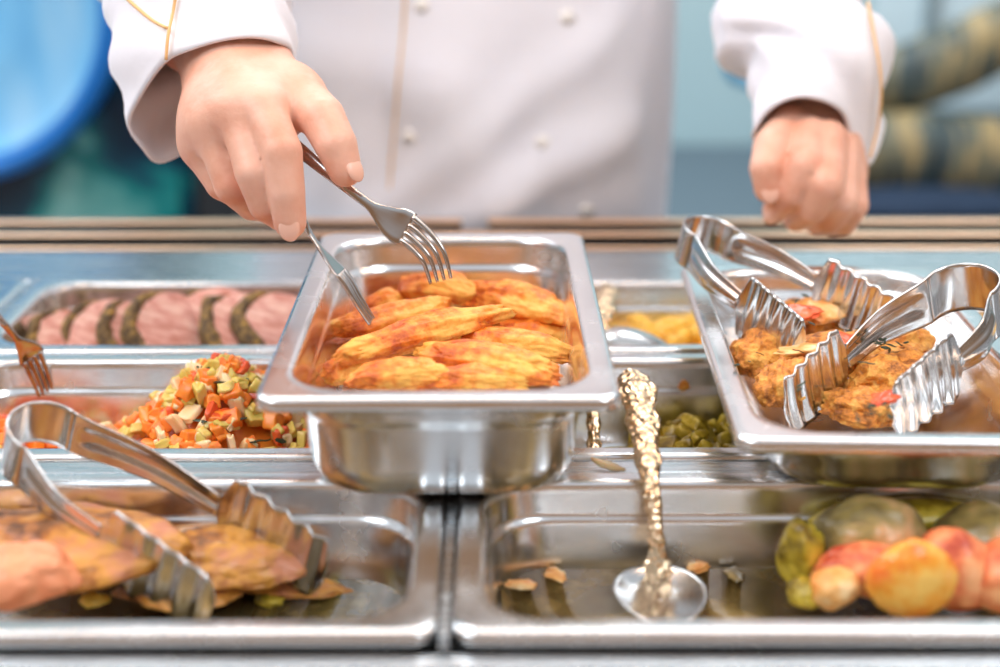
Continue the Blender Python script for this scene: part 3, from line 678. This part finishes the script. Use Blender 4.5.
# ------------------------------------------------------------------ ornate spoons
def ornate_spoon(path, wprof, nrm, label, bowl=None, name='serving_spoon'):
    P = catmull(path, 14); n = len(P); nrm = Vector(nrm).normalized()
    t = empty(name, P[-1]); off = P[-1]; tag(t, label, 'spoon'); rings = []
    for i, p in enumerate(P):
        u = i/(n-1); d = (P[min(i+1, n-1)]-P[max(i-1, 0)]).normalized(); s = d.cross(nrm).normalized(); q = s.cross(d)
        k = u*(len(wprof)-1); k0 = min(int(k), len(wprof)-2); w_ = wprof[k0]*(1-(k-k0))+wprof[k0+1]*(k-k0)
        w_ *= 1+.10*math.sin(u*46)+.05*math.sin(u*90); ring = []
        for j in range(24):
            a = 2*PI*j/24; rel = 1+.30*nz((math.cos(a)*2.2, u*26, math.sin(a)), 1.4, 3)
            ring.append(p-off+s*math.cos(a)*w_*(1+.08*(rel-1))+q*math.sin(a)*(.0022+.12*w_)*rel*(1-.35*math.cos(a*2)*.5))
        rings.append(ring)
    vs, fs = loft(rings, cap0=True, cap1=True); link('handle', mesh('handle', vs, fs), M['ornate'], t)
    if bowl:
        c, ax, sd, up, a_, b_, dp = bowl; nn = 14; rings = []
        for r in range(nn+1):
            f = r/nn; rings.append([c-off+ax*(math.cos(2*PI*j/36)*a_*f*(1+.12*math.cos(2*PI*j/36)))+sd*(math.sin(2*PI*j/36)*b_*f)-up*(dp*(1-f*f)) for j in range(36)])
        vs, fs = loft(rings); o = link('bowl', mesh('bowl', vs, fs), M['tong'], t); solid(o, .0012, 0)
    return t
Zv = Vector((0, 0, 1))
bc = az(660, 590, -.0375)
ornate_spoon([az(629, 374, .040), az(637, 392, .036), az(644, 430, .022), az(650, 480, .008), az(656, 530, -.012), az(657, 560, -.028), az(658, 575, -.038)],
             [.0045, .0095, .0105, .0092, .0085, .0070, .0052, .0042, .0038, .0042, .0060, .0075, .0070], (0, -.75, .66), 'ornate golden serving spoon standing in the front right pan',
             (bc, Vector((.1, -1, -.1)).normalized(), Vector((1, .1, 0)), Zv, .027, .0235, .006))
bc = az(628, 342, -.010)
ornate_spoon([az(606, 287, .006), az(607, 296, .006), az(605, 308, .004), az(603, 322, .000), az(605, 334, -.006), az(610, 340, -.010)],
             [.004, .0085, .0090, .0078, .004, .0035, .0035], (-.2, -.75, .66), 'ornate gilt-handled spoon resting in the rear yellow food beside the centre pan',
             (bc, Vector((.9, -.35, -.1)).normalized(), Vector((.3, .9, 0)).normalized(), Zv, .030, .020, -.009))
ornate_spoon([ay(589, 346, .962), ay(591, 380, .925), ay(593, 412, .895), ay(594, 447, .872), ay(594, 458, .865)],
             [.008, .0085, .006, .0045, .0040, .0055, .0065], (0, -.8, .6), 'thin ornate silver handle standing in the green vegetable pan by the centre pan')

# ------------------------------------------------------------------ the cook
me_objs = {}
def v3(p): return (p.x, p.y, p.z)
def hand_field(lo, hi, vox, palm, fingers, kp=.014, kf=.0008, kff=.0010, kj=.006):
    F = Field(lo, hi, vox)
    for a, b, ra, rb in palm: F.cone(v3(a), v3(b), ra, rb, kp)
    allf = F.new()
    for seg in fingers:
        g = F.new()
        for (a, ra), (b, rb) in zip(seg[:-1], seg[1:]): g.cone(v3(a), v3(b), ra, rb, kf)
        for (p, r) in seg[1:-1]: g.ball(v3(p), r*.985, .0006)
        allf.join(g, kff)
    F.join(allf, kj); return F.mesh()
def fgr(*pts): return [(ay(px, py, Y), r) for px, py, Y, r in pts]
# hand holding the forks
Wc = ay(232, 50, .955)
WL, WR = ay(221, 66, .955), ay(252, 64, .955)
EL = Vector((-.30, 1.22, .30))
hA_f = [fgr((264, 112, .885, .0128), (282, 152, .866, .0116), (286, 192, .862, .0109), (290, 222, .862, .0096)),
        fgr((240, 112, .890, .0128), (254, 172, .870, .0112), (266, 204, .874, .0104), (282, 217, .884, .0088)),
        fgr((214, 126, .900, .0130), (233, 186, .886, .0110), (252, 204, .900, .0098), (270, 208, .915, .0086)),
        fgr((201, 148, .915, .0118), (222, 184, .905, .0098), (242, 196, .920, .0088), (258, 198, .930, .0078)),
        fgr((292, 92, .920, .0165), (322, 118, .890, .0135), (336, 145, .878, .0122), (345, 170, .874, .0100))]
hA_p = [(WL, ay(203, 142, .912), .0175, .0130), (WL, ay(214, 122, .900), .0210, .0150), (Wc, ay(236, 110, .892), .0220, .0150), (WR, ay(262, 108, .892), .0210, .0150),
        (WR, ay(295, 96, .915), .0190, .0150), (ay(214, 120, .915), ay(255, 112, .905), .018, .018), (ay(205, 140, .925), ay(270, 130, .915), .012, .014),
        (ay(295, 96, .915), ay(262, 112, .900), .013, .013),
        (WL, ay(192, 22, 1.0), .0190, .028), (WR, ay(214, 22, 1.0), .0170, .024), (ay(203, 22, 1.0), ay(196, -28, 1.06), .032, .034), (ay(196, -28, 1.06), EL, .034, .042)]
VA, QA = hand_field((-.36, .82, .02), (-.07, 1.27, .36), .0018, hA_p, hA_f)
# hand resting at the right
W2 = ay(815, 100, 1.13); W2L, W2R = ay(801, 104, 1.13), ay(822, 106, 1.13); EL2 = Vector((.33, 1.30, .34))
hB_f = [fgr((808, 136, 1.078, .0148), (806, 166, 1.048, .0132), (791, 192, 1.050, .0120), (775, 210, 1.058, .0092)),
        fgr((827, 140, 1.076, .0146), (826, 184, 1.040, .0128), (811, 208, 1.052, .0115), (797, 219, 1.075, .0098)),
        fgr((841, 150, 1.080, .0134), (842, 200, 1.050, .0118), (829, 219, 1.064, .0106), (816, 222, 1.085, .0095)),
        fgr((849, 164, 1.088, .0118), (854, 205, 1.066, .0104), (845, 222, 1.076, .0094), (833, 225, 1.095, .0085)),
        fgr((790, 124, 1.092, .0150), (772, 147, 1.066, .0132), (767, 168, 1.052, .0122), (768, 189, 1.050, .0098))]
hB_p = [(W2L, ay(808, 138, 1.095), .0200, .0150), (W2, ay(827, 142, 1.095), .0210, .0150), (W2R, ay(841, 152, 1.10), .0170, .0140), (W2R, ay(849, 166, 1.105), .0150, .012),
        (W2L, ay(792, 126, 1.105), .0175, .0150), (ay(812, 150, 1.115), ay(844, 175, 1.118), .016, .014), (ay(800, 165, 1.115), ay(836, 200, 1.105), .015, .014), (ay(815, 175, 1.11), ay(838, 180, 1.11), .015, .015),
        (W2L, ay(804, 60, 1.15), .019, .024), (W2R, ay(818, 60, 1.15), .017, .024), (ay(811, 60, 1.15), ay(792, 0, 1.19), .028, .034), (ay(792, 0, 1.19), EL2, .034, .042)]
VB, QB = hand_field((.12, .98, .03), (.40, 1.36, .40), .0022, hB_p, hB_f, kj=.004, kff=.0006)
TX = ay(458, 200, 1.34).x; TY = 1.50
F = Field((-.42, 1.15, FLOOR-.02), (.46, 1.75, .97), .012)
for z, rx in ((-.05, .105), (.1, .10), (.25, .105), (.38, .11)):
    F.cone((TX-.06, TY, z), (TX+.06, TY, z), rx, rx, .05)
for s, el in ((-1, EL), (1, EL2)):
    F.cone((TX+s*.16, TY, .47), v3(el), .055, .043, .03)
    F.cone((TX+s*.09, TY, -.08), (TX+s*.10, TY-.01, -.46), .085, .055, .03); F.cone((TX+s*.10, TY-.01, -.46), (TX+s*.10, TY+.02, FLOOR+.06), .055, .038, .02)
    F.cone((TX+s*.10, TY+.04, FLOOR+.045), (TX+s*.12, TY-.14, FLOOR+.03), .042, .034, .02)
F.cone((TX-.13, TY, .46), (TX+.13, TY, .46), .06, .06, .04)
F.cone((TX, TY, .48), (TX, TY-.04, .60), .06, .055, .03)
hd = (TX, TY-.06, .72)
F.ellip(hd, (.075, .095, .115), .02); F.ellip((TX, TY-.165, .71), (.011, .018, .022), .01)
F.cone((TX, TY-.10, .635), (TX, TY-.12, .632), .035, .03, .02)
for s in (-1, 1): F.ellip((TX+s*.078, TY-.05, .715), (.012, .018, .03), .006)
VC, QC = F.mesh()
vs = np.concatenate([VA, VB, VC]); qs = np.concatenate([QA, QB+len(VA), QC+len(VA)+len(VB)])
pr = empty('person', (TX, TY, FLOOR)); tag(pr, 'cook in a white double-breasted jacket reaching forward with two forks over the chicken', 'person')
OFF = Vector((TX, TY, FLOOR))
def pchild(name, vs, fs, m, parent=None, smooth=True):
    o = link(name, mesh(name, [Vector(v)-OFF for v in vs], fs), M[m], parent or pr, smooth); return o
me = bpy.data.meshes.new('body'); me.from_pydata((vs-np.array(OFF)).tolist(), [], qs.tolist()); me.update()
bo = link('body', me, M['skin'], pr); sm = bo.modifiers.new('s', 'SMOOTH'); sm.factor = .5; sm.iterations = 4
def ellipsoid(c, r, Mrot, name, m, sub=3):
    bm = bmesh.new(); bmesh.ops.create_icosphere(bm, subdivisions=sub, radius=1)
    for v in bm.verts: v.co = Mrot @ Vector((v.co.x*r[0], v.co.y*r[1], v.co.z*r[2]))+Vector(c)-OFF
    return link(name, from_bm(name, bm), M[m], bo)
def nail(tip, prev, facing, rad, wd, ln):
    d = (tip-prev).normalized(); f = (facing-d*facing.dot(d)).normalized(); s = d.cross(f)
    Mr = Matrix(((s.x, d.x, f.x), (s.y, d.y, f.y), (s.z, d.z, f.z)))
    ellipsoid(tip+d*.002+f*(rad*.80), (wd, ln, rad*.24), Mr, 'fingernail', 'nail')
nail(hA_f[0][-1][0], hA_f[0][-2][0], Vector((.02, -1, .25)), .0092, .0062, .0078)
nail(hA_f[4][-1][0], hA_f[4][-2][0], Vector((.75, -.65, .3)), .0100, .0060, .0078)
nail(hB_f[0][-1][0], hB_f[0][-2][0], Vector((0, -1, .1)), .0085, .0058, .0070)
nail(hB_f[4][-1][0], hB_f[4][-2][0], Vector((0, -1, .4)), .0092, .0062, .0078)
for s in (-1, 1):
    ellipsoid((TX+s*.03, TY-.148, .735), (.014, .008, .009), Matrix.Identity(3), 'eye', 'button')
ellipsoid((TX, TY-.04, .765), (.083, .098, .092), Matrix.Identity(3), 'hair', 'hair')
# jacket body
zs = [-.30+.016*i for i in range(52)]; NR = 120
def jring(z, grow=0):
    ring = []; u = (z+.2)/.7
    hw = .191+.012*math.sin(u*3)-.08*max(0, (z-.42)/.12)**2; dp = .128+.02*max(0, .1-z)-.05*max(0, (z-.42)/.12)**2
    for j in range(NR):
        a = 2*PI*j/NR; c, s = math.cos(a), math.sin(a)
        x = (hw)*abs(c)**.85*(1 if c > 0 else -1); y = dp*abs(s)**.9*(1 if s > 0 else -1)
        fold = .015*math.sin(x*44+z*16+2.0*nz((x*5, z*4, 0)))*max(0, min(1, (.33-z)/.3))*(.35+max(0, x*3.2))*max(0, 1-(abs(x)/.175)**6)
        fold += .006*fbm((x, y, z*.6), 9, 2, 2)*max(0.15, 1-(abs(x)/.18)**4)
        diag = .017*math.exp(-((z-.02-.55*(x-.06))/.020)**2)+.008*math.exp(-((z-.10-.8*(x-.06))/.018)**2)+.010*math.exp(-((z-.13+.25*(x+.1))/.03)**2)*(x < 0)
        diag *= max(0, 1-(abs(x)/.165)**6)
        k = 1+(fold+diag*(s < 0))/.15
        if s < 0: y -= .004*(x > -.062)+.0
        ring.append(Vector((TX+x*k+grow*c, TY+y*k+grow*s, z)))
    return ring
rings = [jring(z) for z in zs]
rings += [[Vector((TX, TY, .50))+(p-Vector((TX, TY, p.z)))*.55 + Vector((0, 0, .03)) for p in rings[-1]]]
vs_, fs_ = loft(rings); JK = o = pchild('jacket', vs_, fs_, 'cloth'); solid(o, .002, 1)
def onjacket(px, py, lift=.002):
    best = None                                    # first surface point met along the line of sight
    for k in range(200):
        Y = 1.26+k*.001; p = ay(px, py, Y)
        ring = jring(p.z)
        yy = min((abs(q.x-p.x), q.y) for q in ring if q.y < TY)[1]
        if p.y >= yy-lift: return p
    return p
pts = [onjacket(px, py, .0045) for px, py in ((407, -40), (405, 0), (402, 40), (398, 80), (394, 130), (390, 180), (388, 217), (387, 250))]
vs_, fs_ = tube(catmull(pts, 4), .0010, 6); pchild('piping', vs_, fs_, 'piping', JK)
for px, py in ((422, 5), (566, 17), (410, 136), (543, 143), (586, 210), (396, 262)):
    p = onjacket(px, py, .002); bm = bmesh.new(); bmesh.ops.create_cone(bm, cap_ends=True, segments=24, radius1=.0075, radius2=.0075, depth=.004)
    bmesh.ops.bevel(bm, geom=bm.edges[:], offset=.0012, segments=2, affect='EDGES')
    for v in bm.verts: v.co = Matrix.Rotation(PI/2, 3, 'X') @ v.co + p-OFF
    link('button', from_bm('button', bm), M['button'], JK)
# sleeves
def sleeve(opening, rings3d, m='cloth', seed=0, name='sleeve'):
    op = catmull(opening, 5, closed=True); n = len(op)
    c0 = sum(op, Vector())/n; R3 = [op]
    prevc = c0
    ring0 = op
    for (c, r1, r2) in rings3d:
        ax = (c-prevc).normalized(); ring = []
        for j in range(n):
            d = op[j]-c0; d = d-ax*d.dot(ax); d.normalize()
            # ellipse: r1 sideways (in x), r2 in the other direction
            sidev = Vector((1, 0, 0)); sidev = (sidev-ax*sidev.dot(ax)).normalized(); o2 = ax.cross(sidev)
            a, b = d.dot(sidev), d.dot(o2); rr = 1/math.sqrt((a/r1)**2+(b/r2)**2)
            ring.append(c+d*rr)
        R3.append(ring); prevc = c
    fine = []
    for j in range(n):
        fine.append(catmull([R3[i][j] for i in range(len(R3))], 9))
    rows = [[fine[j][i] for j in range(n)] for i in range(len(fine[0]))]
    out = []
    for i, row in enumerate(rows):
        c = sum(row, Vector())/n; e = min(1, i/6)
        out.append([p+(p-c).normalized()*e*(.006*fbm(p, 14, seed, 2)+.0035*math.sin(i*.9+j*.35+3*nz(p, 8, seed))) for j, p in enumerate(row)])
    vs_, fs_ = loft(out); o = pchild(name, vs_, fs_, m)
    # turn the cuff inward so that its lining shows
    solid(o, .0022, 0)
    return o, op, out
opA = [ay(165, 63, .930), ay(190, 50, .922), ay(222, 40, .918), ay(252, 37, .920), ay(276, 42, .930), ay(291, 54, .955), ay(288, 90, .985), ay(262, 124, 1.0), ay(226, 142, 1.0), ay(192, 150, .990), ay(160, 163, .975), ay(143, 148, .965), ay(129, 124, .957), ay(142, 94, .944)]
soA, opsA, rowsA = sleeve(opA, [(ay(198, 22, 1.0), .056, .054), (ay(196, -28, 1.06), .054, .054), (EL+Vector((0, -.03, 0)), .062, .062), (EL+Vector((.02, .05, .03)), .066, .066), (Vector((TX-.14, TY, .46)), .075, .07)], seed=1)
opB = [ay(753, 137, 1.085), ay(764, 116, 1.075), ay(782, 102, 1.068), ay(803, 97, 1.066), ay(826, 102, 1.070), ay(843, 114, 1.080), ay(852, 138, 1.095), ay(867, 166, 1.115), ay(880, 142, 1.14), ay(882, 118, 1.17), ay(855, 120, 1.19), ay(810, 145, 1.18), ay(772, 146, 1.14)]
soB, opsB, rowsB = sleeve(opB, [(ay(820, 62, 1.14), .0535, .050), (ay(792, 0, 1.19), .056, .052), (EL2+Vector((0, 0, -.02)), .060, .060), (EL2+Vector((-.02, .05, .05)), .066, .066), (Vector((TX+.14, TY, .46)), .075, .07)], seed=2)
CUR = [None]
# orange piping on the cuffs
def on_row(rows, pts): return [rows[i][j] for i, j in pts]
def pipe(path, r=.0011):
    vs_, fs_ = tube(catmull(path, 4), r, 6); pchild('piping', vs_, fs_, 'piping', CUR[0])
def surf(px, py, rows, lift=.0015):
    best = None; S = math.inf
    for row in rows[:24]:
        for p in row:
            v = MW.inverted() @ p; sx_ = 500+F_PX*v.x/-v.z; sy_ = 333.5-F_PX*v.y/-v.z; d = (sx_-px)**2+(sy_-py)**2
            if d < 140 and -v.z-.0006*0 < S: S = -v.z; best = p
    if best is None: return None
    return ay(px, py, best.y-lift-.001)
for rows, lines in ((rowsA, [((176, -6), (173, 12), (168, 36), (166, 60)), ((120, -8), (135, 6), (152, 20), (167, 28))]), (rowsB, [((868, 2), (874, 35), (880, 70), (881, 100), (877, 130), (870, 158))])):
    CUR[0] = soA if rows is rowsA else soB
    for ln in lines:
        pts = [surf(px, py, rows) for px, py in ln]; pts = [p for p in pts if p is not None]
        if len(pts) > 1: pipe(pts)
# dark band round the wrist at the cuff
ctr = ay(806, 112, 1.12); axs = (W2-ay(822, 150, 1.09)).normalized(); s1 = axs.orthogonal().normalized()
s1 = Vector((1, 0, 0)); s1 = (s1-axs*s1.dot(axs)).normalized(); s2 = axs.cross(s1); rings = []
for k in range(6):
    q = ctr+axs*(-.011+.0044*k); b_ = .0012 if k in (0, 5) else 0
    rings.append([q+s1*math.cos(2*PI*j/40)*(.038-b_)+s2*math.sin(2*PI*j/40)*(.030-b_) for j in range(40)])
vs_, fs_ = loft(rings); solid(pchild('wrist_band', vs_, fs_, 'band'), .002)
# trousers and shoes
F = Field((TX-.26, TY-.24, FLOOR-.01), (TX+.26, TY+.22, .05), .010)
for s in (-1, 1):
    F.cone((TX+s*.09, TY, -.06), (TX+s*.10, TY-.01, -.46), .105, .075, .03); F.cone((TX+s*.10, TY-.01, -.46), (TX+s*.10, TY+.02, FLOOR+.12), .075, .062, .02)
VT, QT = F.mesh(); me = bpy.data.meshes.new('t'); me.from_pydata((VT-np.array(OFF)).tolist(), [], QT.tolist()); me.update(); link('trousers', me, M['trouser'], pr)
for s in (-1, 1):
    F = Field((TX+s*.11-.09, TY-.24, FLOOR-.002), (TX+s*.11+.09, TY+.14, FLOOR+.16), .007)
    F.cone((TX+s*.10, TY+.04, FLOOR+.055), (TX+s*.12, TY-.14, FLOOR+.042), .052, .042, .02)
    V_, Q_ = F.mesh(); V_[:, 2] = np.maximum(V_[:, 2], FLOOR+.001); me = bpy.data.meshes.new('t'); me.from_pydata((V_-np.array(OFF)).tolist(), [], Q_.tolist()); me.update(); link('shoe', me, M['dark'], pr)

# ------------------------------------------------------------------ background behind the cook
BW = FLOOR+.65                                   # back worktop level
bt = empty('blue_tray', ay(-62, 2, 2.14)); tag(bt, 'large round bright blue tray hung on the teal cabinet at the upper left', 'tray')
c0 = bt.location; rr = 174*2.22/F_PX
mb = noisecol(mat('tub_blue_inside', rough=.35), [(.3, (.10, .42, .80)), (.5, (.22, .58, .88)), (.7, (.45, .74, .92))], 5, 2, stretch=(2, 1, .5)); mr_ = mat('tub_blue_rim', (.01, .17, .55), .3)
seg = 64; rings = []
for f, dy in ((.001, .03), (.5, .03), (.80, .028), (.86, .014), (.88, .0)):
    rings.append([Vector((math.cos(2*PI*j/seg)*rr*f, dy, math.sin(2*PI*j/seg)*rr*f)) for j in range(seg)])
vs_, fs_ = loft(rings); o = link('tray_inside', mesh('t', vs_, fs_), mb, bt); solid(o, .004)
rings = []
for k in range(10):
    a = 2*PI*k/10; rings.append([Vector((math.cos(2*PI*j/seg)*rr*(.94+.062*math.cos(a)), .03*math.sin(a), math.sin(2*PI*j/seg)*rr*(.94+.062*math.cos(a)))) for j in range(seg)])
vs_, fs_ = loft(rings, close=True); link('tray_rim', mesh('t', vs_, fs_), mr_, bt)
# teal curtain-like cabinet at the left
tm = noisecol(mat('teal_glass', rough=.25), [(.38, (.003, .02, .045)), (.47, (.004, .07, .11)), (.53, (.01, .24, .23)), (.62, (.24, .55, .50))], 4.2, 3, .5, stretch=(1, 1, 1.3), dist=.6)
cb = empty('teal_cabinet', (ay(60, 150, 2.2).x, 2.20, FLOOR)); tag(cb, 'dark teal and green glazed cabinet at the left behind the blue tray', 'cabinet')
xl = ay(-160, 100, 2.2).x-cb.location.x; xr = ay(190, 100, 2.2).x-cb.location.x
wn_mod(link('cabinet_case', box(xl, xr, 0, .3, 0, 1.25, .008), tm, cb))
gd = wn_mod(link('glazed_door', box(xl+.02, xr-.02, -.012, -.001, .05, 1.22, .004), tm, cb))
wn_mod(link('door_handle', box(xr-.07, xr-.055, -.035, -.013, .30, .46, .004), M['counter'], gd))
dk = empty('dark_bin', (ay(213, 200, 2.2).x+.006, 2.18, FLOOR)); tag(dk, 'black bin low behind the left cuff beside the teal cabinet', 'bin')
wn_mod(link('housing', box(-.028, .034, 0, .25, 0, .78, .01), M['dark'], dk)); wn_mod(link('lid', box(-.028, .034, -.005, .25, .781, .80, .005), mat('lid_teal', (.01, .06, .08), .4), dk))
# mottled bolsters at the right
fishm = noisecol(mat('mottled_gold_green', rough=.5), [(.36, (.008, .02, .03)), (.46, (.05, .08, .08)), (.54, (.22, .19, .10)), (.64, (.42, .30, .13))], 9, 5, .65, stretch=(3.2, 1, .8), dist=.5, bump=.4)
def bolster(path, rads, lb, squash=.8):
    P = catmull([ay(*p) for p in path], 8); n = len(P); rings = []
    for i, p in enumerate(P):
        u = i/(n-1)*(len(rads)-1); k = min(int(u), len(rads)-2); r = rads[k]*(1-(u-k))+rads[k+1]*(u-k)
        d = (P[min(i+1, n-1)]-P[max(i-1, 0)]).normalized(); s = d.cross(Vector((0, 1, 0))).normalized()
        rings.append([p+(s*math.cos(2*PI*j/32)+Vector((0, 1, 0))*math.sin(2*PI*j/32)*squash)*r*(1+.06*nz((i*.3, j*.3, 0))) for j in range(32)])
    vs_, fs_ = loft(rings, cap0=True, cap1=True); o = link('bolster', mesh('b', vs_, [f[::-1] for f in fs_]), fishm); recenter(o); tag(o, lb, 'bolster')
bolster([(800, 78, 2.55), (840, 84, 2.55), (900, 80, 2.55), (960, 58, 2.55), (1010, 32, 2.55), (1080, 5, 2.55)], [.01, .050, .056, .058, .056, .03], 'upper gold and green mottled bolster slanting at the right edge')
bolster([(800, 150, 2.5), (830, 152, 2.5), (900, 155, 2.5), (970, 160, 2.5), (1040, 165, 2.5), (1110, 165, 2.5)], [.02, .066, .072, .072, .066, .03], 'lower gold and brown mottled bolster at the right edge')
# pale window above the bolsters
wf = link('window_1', box(ay(872, 0, 2.98).x, ay(1090, 0, 2.98).x, 2.975, 2.998, ay(900, 110, 2.98).z, ay(900, -160, 2.98).z, .004), mat('window_pane_pale', (.62, .78, .84), .15)); tag(wf, kind='structure')
x_ = ay(933, 0, 2.96).x; o = link('window_frame', box(-.012, .012, -.02, .0, -.01, .60, .003), mat('frame_grey', (.25, .33, .36), .4), wf); o.location = (x_, 2.974, ay(933, 100, 2.98).z)
# navy cloth on the back worktop at the right
o = link('folded_cloth', lump_mesh(.42, .16, .05, 140, .05, 1, 4), mat('navy_cloth', (.008, .025, .06), .8)); o.location = (ay(905, 205, 2.38).x, 2.38, BW+.02); tag(o, 'folded navy cloth lying on the back worktop below the bolsters', 'cloth')
# blue handle piece by the right sleeve
P = [ay(728, 62, 1.9), ay(731, 74, 1.9), ay(740, 80, 1.9), ay(756, 84, 1.9), ay(775, 84, 1.9)]
vs_, fs_ = tube(catmull(P, 6), .008, 10); o = link('blue_hook', mesh('h', vs_, fs_), mat('hook_blue', (.15, .45, .68), .4)); recenter(o); tag(o, 'small curved light blue hook beside the right sleeve', 'hook')
